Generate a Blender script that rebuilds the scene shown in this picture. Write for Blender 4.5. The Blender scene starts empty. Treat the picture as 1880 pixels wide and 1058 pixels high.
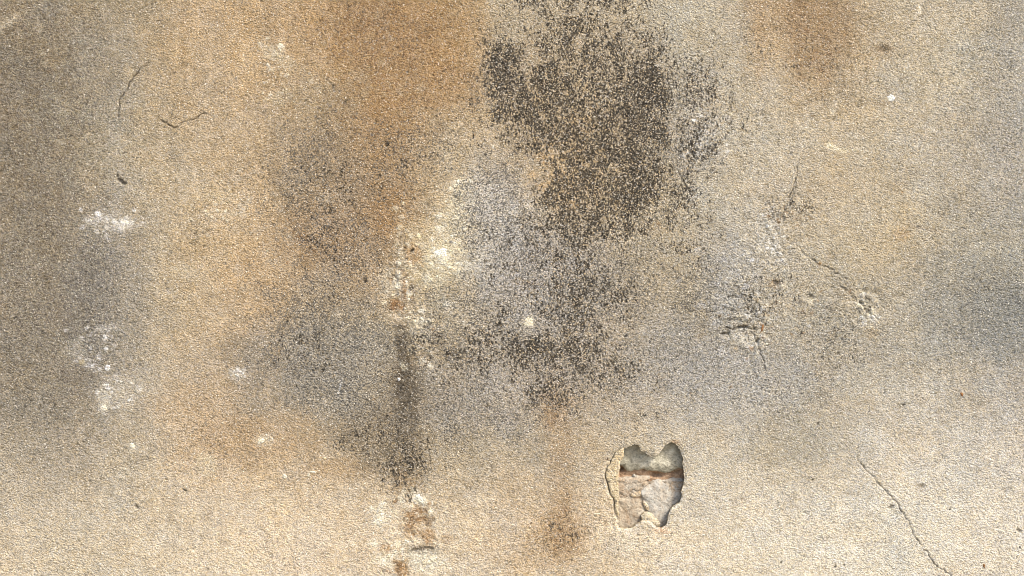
import bpy, math, random
import numpy as np
random.seed(7)
rng = np.random.RandomState(11)
R = math.radians
sc = bpy.context.scene
C = sc.collection

# ------------------------------------------------------------ camera, light, exposure
S = 0.0015                 # metres of wall per photograph pixel
ZC = 1.50                  # height of the picture's centre on the wall
DIST = 2.037
cam_data = bpy.data.cameras.new('camera')
cam = bpy.data.objects.new('camera', cam_data); C.objects.link(cam)
cam.location = (0, -DIST, ZC)
cam.rotation_euler = (R(90), 0, 0)
cam_data.sensor_width = 36; cam_data.lens = 36*DIST/(1880*S)
cam_data.clip_start = 0.01; cam_data.clip_end = 500
sc.camera = cam

SUN = np.array([0.62, -0.55, 0.95]); SUN = SUN/np.linalg.norm(SUN)
el = math.asin(SUN[2]); az = math.atan2(SUN[0], SUN[1])
world = bpy.data.worlds.new('World'); sc.world = world; world.use_nodes = True
wn = world.node_tree; wn.nodes.clear()
sky = wn.nodes.new('ShaderNodeTexSky'); sky.sky_type = 'NISHITA'; sky.sun_disc = False
sky.sun_elevation = el; sky.sun_rotation = az; sky.dust_density = 3.0; sky.air_density = 1.0
bg = wn.nodes.new('ShaderNodeBackground'); bg.inputs[1].default_value = 0.10
wo = wn.nodes.new('ShaderNodeOutputWorld')
wn.links.new(sky.outputs[0], bg.inputs[0]); wn.links.new(bg.outputs[0], wo.inputs[0])
ld = bpy.data.lights.new('sun', 'SUN'); ld.energy = 1.5; ld.angle = R(10); ld.color = (1, 0.93, 0.82)
sun = bpy.data.objects.new('sun', ld); C.objects.link(sun)
from mathutils import Vector
sun.rotation_euler = Vector(SUN.tolist()).to_track_quat('Z', 'Y').to_euler()
sun.location = (3, -3, 6)
vs = sc.view_settings
vs.view_transform = 'Standard'; vs.look = 'None'; vs.gamma = 1; vs.use_curve_mapping = False
vs.exposure = 1.83
sc.render.engine = 'CYCLES'
sc.cycles.max_bounces = 6
sc.cycles.filter_width = 1.0

# light reaching the wall, measured once, so that a base colour can be worked out from a colour seen on it
LIGHT = np.array([1.012, 1.002, 0.955])*1.32   # CAL

# ------------------------------------------------------------ helpers
def lin(c):
    c = np.asarray(c, float)/255.0
    return np.where(c <= 0.04045, c/12.92, ((c+0.055)/1.055)**2.4)
def alb(c):
    return np.clip(lin(c)/LIGHT, 0.01, 0.8)
def sstep(a, b, x):
    t = np.clip((x-a)/(b-a), 0, 1); return t*t*(3-2*t)
_perm = rng.permutation(65536)
_CT = np.cos(np.arange(65536)*(2*math.pi/65536)); _ST = np.sin(np.arange(65536)*(2*math.pi/65536))
def _h(ix, iy, seed):
    return _perm[(_perm[(ix+seed*131) & 65535] + iy) & 65535]
def perlin(x, y, seed=0):
    x = np.asarray(x, float); y = np.asarray(y, float)
    ix = np.floor(x).astype(int); iy = np.floor(y).astype(int)
    fx = x-ix; fy = y-iy
    u = fx*fx*fx*(fx*(fx*6-15)+10); v = fy*fy*fy*(fy*(fy*6-15)+10)
    def g(dx, dy):
        a = _h(ix+dx, iy+dy, seed)
        return _CT[a]*(fx-dx)+_ST[a]*(fy-dy)
    n0 = g(0,0)*(1-u)+g(1,0)*u; n1 = g(0,1)*(1-u)+g(1,1)*u
    return (n0*(1-v)+n1*v)*1.5          # about -1..1
def fbm(x, y, scale, octv=4, seed=0, gain=0.5, sy=None):
    """scale (and sy) = size of the largest lump, in photograph pixels"""
    sy = sy or scale; s = 0; a = 1; tot = 0
    for k in range(octv):
        s = s + a*perlin(x/scale*2**k+17.3*k, y/sy*2**k-9.1*k, seed+k); tot += a; a *= gain
    return s/tot
def fb(*a, **k):           # the same, stretched to fill about -1..1
    return 1.9*fbm(*a, **k)
def node_mat(name):
    m = bpy.data.materials.new(name); m.use_nodes = True
    nt = m.node_tree; nt.nodes.clear()
    return m, nt
class NT:
    def __init__(s, nt): s.nt = nt
    def n(s, t, **k):
        o = s.nt.nodes.new(t)
        for a, b in k.items(): setattr(o, a, b)
        return o
    def l(s, a, b): s.nt.links.new(a, b)
    def put(s, sock, v):
        if isinstance(v, (int, float)): sock.default_value = v
        elif isinstance(v, tuple): sock.default_value = v if len(v) == len(sock.default_value) else v+(1,)
        else: s.l(v, sock)
    def math(s, op, a, b=0.0, c=None, clamp=False):
        o = s.n('ShaderNodeMath', operation=op, use_clamp=clamp)
        s.put(o.inputs[0], a); s.put(o.inputs[1], b)
        if c is not None: s.put(o.inputs[2], c)
        return o.outputs[0]
    def noise(s, vec, scale, detail=2, rough=0.5, dist=0.0):
        s.k = getattr(s, 'k', 0)+1; vec = rot(s, vec, s.k % 5)
        o = s.n('ShaderNodeTexNoise'); s.l(vec, o.inputs['Vector'])
        o.inputs['Scale'].default_value = scale; o.inputs['Detail'].default_value = detail
        o.inputs['Roughness'].default_value = rough; o.inputs['Distortion'].default_value = dist
        return o.outputs['Fac'] if 'Fac' in o.outputs else o.outputs[0]
    def voro(s, vec, scale, feature='F1', out='Distance'):
        o = s.n('ShaderNodeTexVoronoi', feature=feature); s.l(vec, o.inputs['Vector'])
        o.inputs['Scale'].default_value = scale
        return o.outputs[out]
    def remap(s, v, a, b, c=0.0, d=1.0, smooth=False):
        o = s.n('ShaderNodeMapRange', interpolation_type='SMOOTHSTEP' if smooth else 'LINEAR')
        s.put(o.inputs[0], v); s.put(o.inputs[1], a); s.put(o.inputs[2], b); s.put(o.inputs[3], c); s.put(o.inputs[4], d)
        return o.outputs[0]
    def mix(s, f, a, b, mode='MIX'):
        o = s.n('ShaderNodeMix', data_type='RGBA', blend_type=mode)
        s.put(o.inputs[0], f); s.put(o.inputs[6], a); s.put(o.inputs[7], b)
        return o.outputs[2]
    def attr(s, name):
        o = s.n('ShaderNodeAttribute'); o.attribute_name = name; return o
    def scalevec(s, vec, sc_):
        o = s.n('ShaderNodeVectorMath', operation='MULTIPLY'); s.l(vec, o.inputs[0]); o.inputs[1].default_value = sc_
        return o.outputs[0]
    def val(s, col, f):     # colour times factor
        o = s.n('ShaderNodeVectorMath', operation='SCALE'); s.put(o.inputs[0], col); s.put(o.inputs[3], f)
        return o.outputs[0]

def rot(t, vec, k=0):
    m = t.n('ShaderNodeMapping'); t.l(vec, m.inputs['Vector'])
    m.inputs['Rotation'].default_value = (0.61+k*.37, 0.83-k*.29, 0.47+k*.53); m.inputs['Location'].default_value = (3.37+k, 7.71, 1.93-k)
    return m.outputs[0]

def finish(t, col, height, rough=0.92, bump=1.0, dist=0.001):
    b = t.n('ShaderNodeBsdfPrincipled'); t.put(b.inputs['Base Color'], col); b.inputs['Roughness'].default_value = rough
    b.inputs['Specular IOR Level'].default_value = 0.12
    bp = t.n('ShaderNodeBump'); bp.inputs['Strength'].default_value = bump; bp.inputs['Distance'].default_value = dist
    t.l(height, bp.inputs['Height']); t.l(bp.outputs[0], b.inputs['Normal'])
    o = t.n('ShaderNodeOutputMaterial'); t.l(b.outputs[0], o.inputs[0])

# sandy render: relief and grain of sand, used by the coat and by everything made of the same mortar
def sand(t, vec, amount):
    """amount: socket or number. Returns (multiplier, height)."""
    warp = t.n('ShaderNodeTexNoise'); t.l(rot(t, vec), warp.inputs['Vector']); warp.inputs['Scale'].default_value = 60
    wv = t.n('ShaderNodeVectorMath', operation='MULTIPLY_ADD'); t.l(warp.outputs['Color'], wv.inputs[0])
    wv.inputs[1].default_value = (0.012, 0.012, 0.012); t.l(vec, wv.inputs[2])
    st = t.scalevec(wv.outputs[0], (0.8, 1, 1.25))
    a = t.remap(t.noise(st, 175, 1.5, 0.6), 0.30, 0.70)
    b = t.remap(t.noise(vec, 340, 1.0, 0.5), 0.28, 0.72)
    c = t.remap(t.noise(vec, 70, 2.0, 0.55), 0.30, 0.70)
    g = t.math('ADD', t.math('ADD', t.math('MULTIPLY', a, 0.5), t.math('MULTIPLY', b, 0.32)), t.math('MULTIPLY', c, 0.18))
    m = t.math('MULTIPLY_ADD', t.math('SUBTRACT', g, 0.5), amount, 1.0)  # colour follows the relief, adding shading the bump gives too weakly
    pit = t.remap(a, 0.02, 0.30, t.math('SUBTRACT', 1.0, t.math('MULTIPLY', amount, 0.38)), 1.0)        # painted shade and dirt between the grains
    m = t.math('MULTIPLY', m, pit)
    return m, g, a

# ------------------------------------------------------------ materials
def mat_render():
    m, nt = node_mat('lime_render'); t = NT(nt)
    vec = t.n('ShaderNodeTexCoord').outputs['Object']
    stain = t.attr('stain').outputs['Color']
    mk = t.n('ShaderNodeSeparateColor'); t.l(t.attr('growth').outputs['Color'], mk.inputs[0])
    mould, fleck, crack = mk.outputs[0], mk.outputs[1], mk.outputs[2]
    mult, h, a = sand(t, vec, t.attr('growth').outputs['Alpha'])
    # coloured sand: ochre, grey and pale grains
    cn = t.n('ShaderNodeTexNoise'); t.l(vec, cn.inputs['Vector']); cn.inputs['Scale'].default_value = 260; cn.inputs['Detail'].default_value = 1
    hue = t.remap(t.n('ShaderNodeSeparateColor').outputs[0], 0, 1) if False else t.remap(t.noise(t.scalevec(vec, (1,1,1.3)), 150, 1.0), 0.3, 0.7)
    tint = t.mix(hue, (0.95, 1.0, 1.12), (1.05, 1.0, 0.89))
    col = t.mix(1.0, stain, tint, 'MULTIPLY')
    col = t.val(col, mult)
    # pale flecks, bigger where 'fleck' is high
    fl = t.noise(vec, 330, 0.5)
    fm = t.remap(fl, 0.66, 0.74, 0.0, 0.75, True)
    col = t.mix(fm, col, (0.62, 0.58, 0.50))
    # fine grey salt-and-pepper lichen
    f1 = t.remap(t.noise(vec, 230, 1.5, 0.6), 0.32, 0.68)
    f2 = t.remap(t.noise(vec, 60, 2, 0.5), 0.3, 0.7)
    fv = t.math('ADD', t.math('MULTIPLY', f1, 0.8), t.math('MULTIPLY', f2, 0.2))
    thr = t.math('SUBTRACT', 1.0, fleck)
    fa = t.remap(t.math('SUBTRACT', fv, thr), -0.10, 0.12, 0.0, 0.85, True)
    col = t.mix(fa, col, (0.070, 0.067, 0.060))
    # black mould: clotted, slightly hanging
    sv = t.scalevec(vec, (1.15, 1, 0.72))
    m1 = t.remap(t.noise(sv, 165, 2.5, 0.65, 0.4), 0.32, 0.68)
    m2 = t.remap(t.noise(sv, 34, 2.5, 0.6, 0.4), 0.32, 0.68)
    mv = t.math('ADD', t.math('MULTIPLY', m1, 0.64), t.math('MULTIPLY', m2, 0.36))
    ma = t.remap(t.math('SUBTRACT', mv, t.math('SUBTRACT', 1.0, mould)), -0.12, 0.12, 0.0, 0.95, True)
    mcol = t.mix(hue, (0.012, 0.0115, 0.010), (0.036, 0.029, 0.020))
    mcol = t.val(mcol, t.remap(h, 0.3, 0.8, 0.5, 2.6))
    col = t.mix(ma, col, mcol)
    # sand grains standing clear of the growth
    gr = t.remap(t.noise(t.scalevec(vec, (1, 1, 1.1)), 250, 1.0, .5), 0.56, 0.65, 0.0, 1.0, True)
    gr = t.math('MULTIPLY', gr, t.remap(mould, .15, .5, 0, .8))
    col = t.mix(gr, col, t.mix(hue, (0.40, 0.38, 0.34), (0.42, 0.31, 0.17)))
    # dark brown inside cracks and pits
    col = t.mix(t.remap(crack, 0.12, 0.85, 0.0, 0.92), col, (0.045, 0.034, 0.024))
    finish(t, col, h, 0.93, 1.0, 0.0036)
    return m
M_RENDER = mat_render()

def mat_stone(name, c1, c2, c3, sc1=14, crack=True, bump=1.0, amount=0.35):
    m, nt = node_mat(name); t = NT(nt)
    vec = t.n('ShaderNodeTexCoord').outputs['Object']
    n1 = t.remap(t.noise(vec, sc1, 4, 0.6, 0.5), 0.34, 0.66)
    n2 = t.remap(t.noise(vec, sc1*2.7, 5, 0.65), 0.36, 0.66, 0.0, 1.0, True)
    col = t.mix(n1, tuple(c1), tuple(c2)); col = t.mix(t.math('MULTIPLY', n2, 0.7), col, tuple(c3))
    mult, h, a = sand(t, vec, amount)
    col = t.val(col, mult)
    finish(t, col, h, 0.9, bump, 0.0012)
    return m
def A(r, g, b): return tuple(float(x) for x in alb((r, g, b)))

# ------------------------------------------------------------ thing helpers
def empty(name, loc, **k):
    o = bpy.data.objects.new(name, None); C.objects.link(o); o.location = loc
    for a, b in k.items(): o[a] = b
    return o
def mesh_np(name, V, F, mat, parent=None, smooth=True):
    """V (n,3) array, F (m,4) array of quads"""
    me = bpy.data.meshes.new(name)
    me.vertices.add(len(V)); me.vertices.foreach_set('co', np.asarray(V, np.float32).ravel())
    me.loops.add(F.size); me.loops.foreach_set('vertex_index', F.astype(np.int32).ravel())
    me.polygons.add(len(F)); me.polygons.foreach_set('loop_start', np.arange(0, F.size, F.shape[1], dtype=np.int32))
    me.update(calc_edges=True)
    if smooth: me.polygons.foreach_set('use_smooth', np.ones(len(F), bool))
    me.materials.append(mat)
    o = bpy.data.objects.new(name, me); C.objects.link(o)
    if parent: o.parent = parent
    return o
def X(px): return (np.asarray(px, float)-940)*S
def Z(py): return ZC+(529-np.asarray(py, float))*S

# ------------------------------------------------------------ colours of the stained render
GX = np.linspace(0, 1880, 17); GY = np.linspace(0, 1058, 10)
GRID = np.array([
 [(135,122,98),(130,118,95),(150,135,105),(172,145,105),(175,146,104),(165,134,92),(148,114,72),(158,125,80),(168,152,120),(168,152,120),(168,156,128),(172,160,132),(165,138,100),(150,125,88),(172,158,128),(170,155,125),(155,145,122)],
 [(122,110,88),(128,116,93),(152,138,110),(178,152,112),(178,150,108),(168,138,95),(155,120,75),(160,126,82),(170,150,115),(172,150,112),(168,156,128),(168,157,130),(175,155,120),(155,130,92),(172,158,128),(172,160,130),(158,150,128)],
 [(125,113,92),(130,120,98),(155,143,116),(170,148,112),(172,148,110),(150,130,98),(152,120,78),(165,145,110),(172,150,112),(178,152,108),(165,148,115),(170,158,130),(172,160,132),(172,156,124),(174,160,130),(168,156,130),(155,146,124)],
 [(122,112,92),(132,120,98),(162,150,124),(176,154,116),(172,146,106),(150,126,92),(150,120,82),(178,158,120),(175,165,144),(175,148,102),(170,152,115),(168,158,132),(176,162,134),(176,158,124),(172,158,128),(160,150,126),(155,146,126)],
 [(125,115,95),(128,118,98),(150,140,118),(176,154,116),(180,150,106),(148,124,92),(150,124,88),(190,175,138),(170,162,145),(165,156,138),(162,148,118),(160,148,122),(165,155,132),(165,152,122),(175,158,124),(155,146,122),(150,144,124)],
 [(122,112,94),(122,113,95),(150,140,118),(178,155,116),(172,145,106),(150,134,105),(155,141,112),(160,146,116),(165,155,136),(160,148,124),(158,142,112),(152,140,114),(160,150,126),(160,150,126),(165,155,130),(145,138,118),(135,132,118)],
 [(125,115,96),(125,116,98),(165,154,130),(172,152,120),(148,132,105),(148,138,115),(140,125,98),(155,142,116),(155,143,120),(158,138,108),(160,148,124),(155,146,126),(160,152,132),(162,152,128),(172,162,138),(165,156,134),(158,150,132)],
 [(148,137,114),(148,135,111),(162,148,118),(180,154,116),(172,145,105),(165,142,105),(140,124,96),(155,138,106),(162,149,122),(168,150,118),(182,166,134),(180,168,142),(165,155,130),(172,162,138),(192,180,154),(188,178,154),(184,174,152)],
 [(168,150,118),(165,150,120),(172,155,122),(188,165,126),(195,170,130),(192,166,125),(185,162,124),(192,168,128),(182,155,115),(175,148,108),(190,172,138),(195,182,152),(195,182,152),(195,185,158),(192,184,160),(195,185,160),(192,182,158)],
 [(175,155,120),(172,155,120),(178,158,122),(195,172,132),(200,176,138),(195,168,128),(190,168,132),(195,172,134),(178,150,108),(182,154,112),(195,175,138),(195,180,148),(198,186,156),(198,188,162),(196,188,162),(198,186,160),(196,185,160)],
], float)
GRID[8:] = GRID[8:]*.62+np.array([208,195,167])*.38; GRID[7, :7] = GRID[7, :7]*.82+np.array([196,180,150])*.18; GRID[:7, :3] *= np.array([1.0, .985, .955])
GAIN = 1.0  # CAL2: lifts the seen colour for what pits and shade take away

def cubic(G, fx, fy):
    ny, nx = G.shape[:2]
    fx = np.clip(fx, 0, nx-1.001); fy = np.clip(fy, 0, ny-1.001)
    ix = fx.astype(int); iy = fy.astype(int); tx = fx-ix; ty = fy-iy
    def w(t): return [((1-t)**3)/6, (3*t**3-6*t**2+4)/6, (-3*t**3+3*t**2+3*t+1)/6, t**3/6]
    def w2(t): return [-.5*t+t*t-.5*t**3, 1-2.5*t*t+1.5*t**3, .5*t+2*t*t-1.5*t**3, -.5*t*t+.5*t**3]
    wx = [0.5*(a+b) for a, b in zip(w(tx), w2(tx))]; wy = [0.5*(a+b) for a, b in zip(w(ty), w2(ty))]
    out = np.zeros(fx.shape+(3,))
    for j in range(4):
        for i in range(4):
            out += G[np.clip(iy+j-1, 0, ny-1), np.clip(ix+i-1, 0, nx-1)]*(wx[i]*wy[j])[..., None]
    return out

# ------------------------------------------------------------ grid of the coat: fine where the camera looks, coarser outside
step = 2.2/1.5                                   # 2.2 mm in photograph pixels
core_x = np.arange(-40, 1920.1, step); core_y = np.arange(-40, 1098.1, step)
def grow(start, end, first):
    out = []; p = start; d = first; sgn = 1 if end > start else -1
    while (end-p)*sgn > 0:
        d = min(d*1.06, 22); p += sgn*d; out.append(p)
    out[-1] = end
    return np.array(out)
WX0, WX1 = 940-4.6/S, 940+4.6/S
WY0, WY1 = 529-(3.7-ZC)/S, 529+ZC/S+20
xs = np.concatenate([grow(core_x[0], WX0, step)[::-1], core_x, grow(core_x[-1], WX1, step)])
ys = np.concatenate([grow(core_y[0], WY0, step)[::-1], core_y, grow(core_y[-1], WY1, step)])
PX, PY = np.meshgrid(xs, ys)
NX, NY = len(xs), len(ys)

# height (metres, towards the viewer)
H = 0.0075*fbm(PX, PY, 420, 3, 5) + 0.0012*fbm(PX, PY, 60, 3, 9) + 0.0007*fbm(PX*.8+PY*.6, PY*.8-PX*.6, 14, 2, 12) + 0.0004*perlin((PX*.8+PY*.6)/7.3, (PY*.8-PX*.6)/6.1, 31)
wx = PX+26*fb(PX, PY, 110, 5, 50, 0.7); wy = PY+26*fb(PX, PY, 130, 5, 60, 0.7)
ux, uy = PX*.8+PY*.6, PY*.8-PX*.6
wx += 11*fb(ux, uy, 13, 2, 55, .7); wy += 11*fb(ux, uy, 13, 2, 65, .7)
SRGB = cubic(GRID, wx/117.5, wy/(1058/9))
# broken patches and hanging streaks
br = 5.0*fb(PX, PY, 70, 4, 70, 0.6) + 5.0*fb(PX, PY, 22, 3, 75, 0.6) + 4.5*fb(PX, PY, 30, 4, 80, 0.6, sy=240)
br = br + 9.0*fb(ux, uy, 15, 3, 85, 0.7) + 5.0*fb(PX, PY, 34, 3, 88, .6) - 15.0*np.clip(fb(ux, uy*.7, 46, 4, 92, .7)-.35, 0, 1) + 10.0*np.clip(fb(ux*.8, uy, 40, 4, 97, .7)-.45, 0, 1)
SRGB += br[..., None]*np.array([1.0, 0.97, 0.9])
hu = 5.0*fb(PX, PY, 60, 4, 90, 0.6)
SRGB += hu[..., None]*np.array([0.7, 0.0, -0.9])
MOULD = np.zeros_like(PX); FLECK = np.full_like(PX, 0.10); CRACK = np.zeros_like(PX)

def window(x0, x1, y0, y1):
    return slice(np.searchsorted(ys, y0), np.searchsorted(ys, y1)), slice(np.searchsorted(xs, x0), np.searchsorted(xs, x1))
def blob(cx, cy, rx, ry, ang=0, soft=0.5, rag=0.45, grain=0.0):
    r = max(rx, ry)*2.2
    w = window(cx-r, cx+r, cy-r, cy+r)
    x = PX[w]-cx; y = PY[w]-cy; a = R(ang); c, s = math.cos(a), math.sin(a)
    u = (x*c+y*s)/rx; v = (-x*s+y*c)/ry
    sc_ = max(5, min(rx, ry)*0.9)
    d = np.sqrt(u*u+v*v) + rag*1.1*fb(PX[w], PY[w], sc_, 5, 100+int(cx) % 37, 0.75, sy=sc_*(1.9 if ry >= rx and ry > 30 else 1))
    m = 1-sstep(1-soft, 1+soft, d)
    if grain: m = np.clip(m*(0.85+grain*fb(ux[w], uy[w], 9, 3, 130, .7)), 0, 1)
    return w, m
def tint(cx, cy, rx, ry, col, op=1.0, ang=0, soft=0.5, rag=0.45):
    w, m = blob(cx, cy, rx, ry, ang, soft, rag, .5 if max(rx, ry) > 12 else .2); m = (m*op)[..., None]
    SRGB[w] = SRGB[w]*(1-m)+np.array(col, float)*m
def grow_on(arr, cx, cy, rx, ry, v, ang=0, soft=0.6, rag=0.6, grain=0):
    w, m = blob(cx, cy, rx, ry, ang, soft, rag)
    arr[w] = np.maximum(arr[w], m*v) if v > 0 else arr[w]*(1+m*v)
def bump(cx, cy, rx, ry, h, ang=0, soft=0.5, rag=0.4):
    w, m = blob(cx, cy, rx, ry, ang, soft, rag); H[w] += m*h

# --- broad stains
tint(690,60,90,60,(142,106,64),.5); tint(745,150,110,70,(152,116,72),.55); tint(680,200,70,70,(150,116,74),.4)
tint(855,60,30,110,(158,124,78),.4); tint(1505,30,60,90,(150,118,80),.35); tint(1465,70,18,90,(140,110,74),.4); tint(1510,110,22,60,(144,114,78),.35); tint(1395,60,10,90,(170,140,100),.4); tint(1550,50,16,70,(150,122,86),.3)
tint(600,330,80,90,(132,114,86),.45); tint(600,180,60,50,(150,134,102),.4); tint(735,395,50,45,(152,112,66),.5)
tint(560,440,24,10,(120,86,50),.5); tint(580,420,60,60,(140,112,78),.3)
tint(500,410,45,55,(178,152,112),.25); tint(420,380,50,50,(184,158,118),.3); tint(480,520,50,60,(178,152,114),.2)
tint(180,470,45,70,(118,108,90),.45); tint(150,560,60,60,(118,108,92),.4); tint(210,330,14,160,(158,150,132),.25)
tint(350,660,50,35,(176,158,128),.4); tint(440,640,40,25,(128,114,90),.4); tint(560,690,90,40,(136,124,102),.4)
tint(150,690,50,40,(112,102,86),.5); tint(90,780,90,70,(132,122,100),.3)
tint(350,740,80,40,(176,146,104),.4); tint(470,800,120,45,(168,136,94),.45); tint(620,860,60,20,(160,128,86),.4)
tint(900,400,40,90,(176,168,150),.3); tint(960,470,60,70,(168,162,150),.35)
tint(1060,300,40,60,(186,150,96),.5); tint(1020,360,30,50,(190,154,100),.5)
tint(1200,470,60,60,(158,144,114),.4); tint(1350,500,40,60,(164,160,146),.5); tint(1225,610,40,50,(140,134,118),.45); tint(1280,650,70,40,(140,132,114),.4)
tint(1330,720,60,60,(164,158,140),.4); tint(1540,600,60,40,(150,142,120),.35); tint(1850,570,60,60,(126,124,112),.45); tint(1760,560,60,40,(142,136,118),.4)
tint(1840,250,50,50,(146,138,118),.35); tint(1640,430,50,60,(182,160,118),.35); tint(1655,430,14,12,(176,138,90),.35)
tint(1600,700,60,30,(172,164,140),.3); tint(1480,800,80,36,(156,146,120),.45); tint(1440,830,70,30,(158,146,116),.35)
tint(1030,980,45,36,(150,116,72),.55); tint(1010,1010,60,36,(158,124,80),.35); tint(960,900,50,40,(178,150,108),.3)
tint(1020,740,26,40,(150,116,76),.5); tint(1200,420,40,12,(186,150,100),.2)
tint(655,700,40,60,(140,130,110),.35); tint(640,780,60,30,(128,116,94),.4)
tint(15,40,26,8,(190,176,144),.6,-30); tint(1880,40,70,80,(146,138,118),.3)
# --- wet run below the rust spot
tint(737,606,13,32,(84,72,54),.85,0,.35); tint(746,650,14,36,(92,80,60),.75,0,.4); tint(745,705,23,48,(76,64,46),.9,0,.4,.6); tint(740,640,9,60,(84,72,54),.8,0,.3,.3)
tint(744,765,20,46,(86,74,54),.8,0,.4,.5); tint(742,835,36,44,(98,84,62),.6,0,.6,.6); tint(700,850,40,26,(118,104,80),.4); tint(745,890,26,26,(140,112,74),.6,0,.6,.7); tint(700,800,60,40,(104,92,70),.5,0,.7,.8); tint(820,690,50,60,(120,104,78),.4,0,.7,.8)
# --- pale scars round the vertical defect
tint(812,460,30,16,(214,204,166),.8); tint(800,500,46,30,(196,182,142),.55); tint(775,440,30,40,(190,170,130),.4); tint(845,375,22,50,(198,186,150),.55,15)
tint(800,445,70,60,(184,166,124),.35); tint(715,515,22,24,(196,186,158),.5); tint(745,560,30,50,(186,164,124),.5); tint(770,600,24,24,(186,176,148),.6)
tint(728,563,14,11,(126,84,46),.9,10,.35); tint(740,535,7,22,(140,100,62),.75,0,.4); tint(730,585,16,10,(204,184,150),.7); tint(762,640,14,20,(190,168,128),.6); tint(770,660,16,12,(184,158,118),.6)
tint(760,470,14,20,(164,122,76),.55); tint(850,530,30,24,(168,142,98),.4); tint(735,500,8,70,(150,140,118),.4)
tint(768,918,13,18,(222,212,184),.8,-20); tint(700,950,18,20,(206,196,168),.65); tint(762,945,22,16,(146,106,62),.75); tint(755,975,20,14,(164,126,80),.5); tint(786,986,12,14,(152,112,66),.7)
tint(775,1012,34,9,(122,106,82),.8,0,.4); tint(782,1032,34,22,(196,188,160),.75,0,.4); tint(714,1026,26,14,(212,200,166),.7); tint(738,1042,12,16,(150,112,66),.8); tint(735,1000,14,14,(200,176,134),.6); tint(708,1008,10,8,(150,112,68),.7)  # dark strip above the grey patch: shadow of the flaked lip, painted in
tint(1340,560,20,16,(196,192,176),.5); tint(1370,626,34,10,(206,198,174),.75,8); tint(1400,440,40,40,(184,176,154),.4,30); tint(1410,455,30,6,(200,192,168),.6,30); tint(1490,548,10,9,(206,194,160),.7)
tint(1594,585,24,16,(196,186,160),.6); tint(1580,548,22,14,(188,174,144),.5); tint(1424,522,14,9,(128,100,66),.6); tint(1600,612,14,10,(150,128,92),.5); tint(1490,640,20,24,(158,142,112),.3)
tint(1270,270,50,30,(172,166,148),.4); tint(1300,250,40,20,(188,182,162),.5); tint(1272,356,14,12,(196,194,178),.5)
# --- whitish efflorescence, left
tint(200,410,50,18,(188,178,154),.6); tint(230,411,16,9,(222,216,198),.8); tint(175,404,14,9,(196,186,164),.7); tint(168,425,22,14,(172,160,132),.5)
tint(192,603,24,8,(200,192,172),.65,-12); tint(139,642,26,20,(172,164,142),.6,-20); tint(163,668,14,9,(196,192,180),.7,20); tint(150,665,6,5,(200,176,120),.8)
tint(222,715,48,26,(186,174,146),.6); tint(189,735,12,24,(206,196,168),.7); tint(258,700,40,30,(176,164,138),.4)
tint(436,686,14,14,(200,194,174),.6); tint(486,808,16,10,(216,204,172),.6); tint(380,852,16,22,(200,184,144),.6); tint(242,820,14,12,(190,180,154),.5); tint(225,872,14,10,(186,176,150),.5)
tint(280,528,16,6,(196,174,130),.6); tint(340,500,30,12,(180,166,132),.5,20); tint(400,360,34,12,(188,170,130),.5); tint(420,392,40,6,(194,178,142),.5)
tint(500,96,26,12,(196,184,152),.5,25); tint(515,178,24,12,(188,176,144),.5,-25); tint(520,110,30,14,(184,170,136),.4,30); tint(75,50,10,8,(176,158,124),.5); tint(235,132,8,10,(186,162,116),.6)
tint(508,142,12,22,(150,124,84),.4); tint(972,592,14,17,(196,186,156),.9,0,.3,.25); tint(960,604,22,10,(180,168,140),.5); tint(1528,270,14,6,(222,208,170),.8,20,.4); tint(1548,276,12,5,(210,196,158),.7,0)
tint(1620,935,22,14,(206,196,168),.5); tint(1690,895,10,8,(150,136,110),.5); tint(1622,90,16,9,(118,98,70),.7); tint(1580,187,16,8,(128,112,82),.5); tint(1620,190,14,5,(136,116,84),.5); tint(1858,122,8,14,(104,98,82),.6)
tint(1530,205,3,5,(214,200,164),.7); tint(1688,18,3,9,(222,210,180),.85); tint(1690,418,34,4,(120,104,82),.3,12)
tint(1390,760,12,12,(176,170,150),.3); tint(1145,985,26,10,(216,200,164),.6,40); tint(1215,975,14,6,(190,140,96),.5); tint(1240,812,8,4,(170,120,70),.6)
tint(1110,985,18,9,(204,186,150),.4,40); tint(1300,860,26,40,(204,192,160),.3); tint(820,990,10,10,(160,124,80),.4); tint(500,920,30,16,(202,182,142),.4); tint(445,1035,40,20,(206,188,150),.5)
tint(905,410,55,120,(172,168,156),.4); tint(1000,520,110,90,(156,151,141),.35); tint(1335,520,50,110,(154,152,142),.4); tint(1240,640,100,60,(146,142,130),.4); tint(860,730,120,60,(154,149,138),.4)
tint(1360,690,120,50,(158,157,148),.4); tint(1800,560,130,90,(132,129,116),.5); tint(1870,180,60,150,(146,142,130),.35); tint(600,650,130,80,(142,136,122),.4); tint(210,560,60,160,(132,127,116),.3); tint(200,130,60,100,(140,134,120),.3)
tint(926,40,26,60,(160,150,122),.45,0,.6); tint(1330,60,40,120,(168,158,132),.5,0,.3); tint(585,660,110,60,(130,122,104),.35); tint(1850,600,80,50,(122,121,111),.4); tint(748,700,16,80,(76,66,48),.5,0,.5,.7)
tint(1030,850,22,150,(160,130,92),.45); tint(1010,735,16,50,(140,108,72),.4); tint(1045,960,30,50,(156,124,84),.35); tint(70,300,70,260,(124,112,90),.25)
tint(1240,700,260,70,(160,154,140),.3); tint(746,740,34,120,(104,92,72),.45)
tint(700,80,90,90,(150,122,84),.35); tint(50,640,70,150,(140,128,104),.4); tint(60,850,90,70,(158,144,116),.4); tint(165,560,28,170,(118,112,98),.35)
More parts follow.
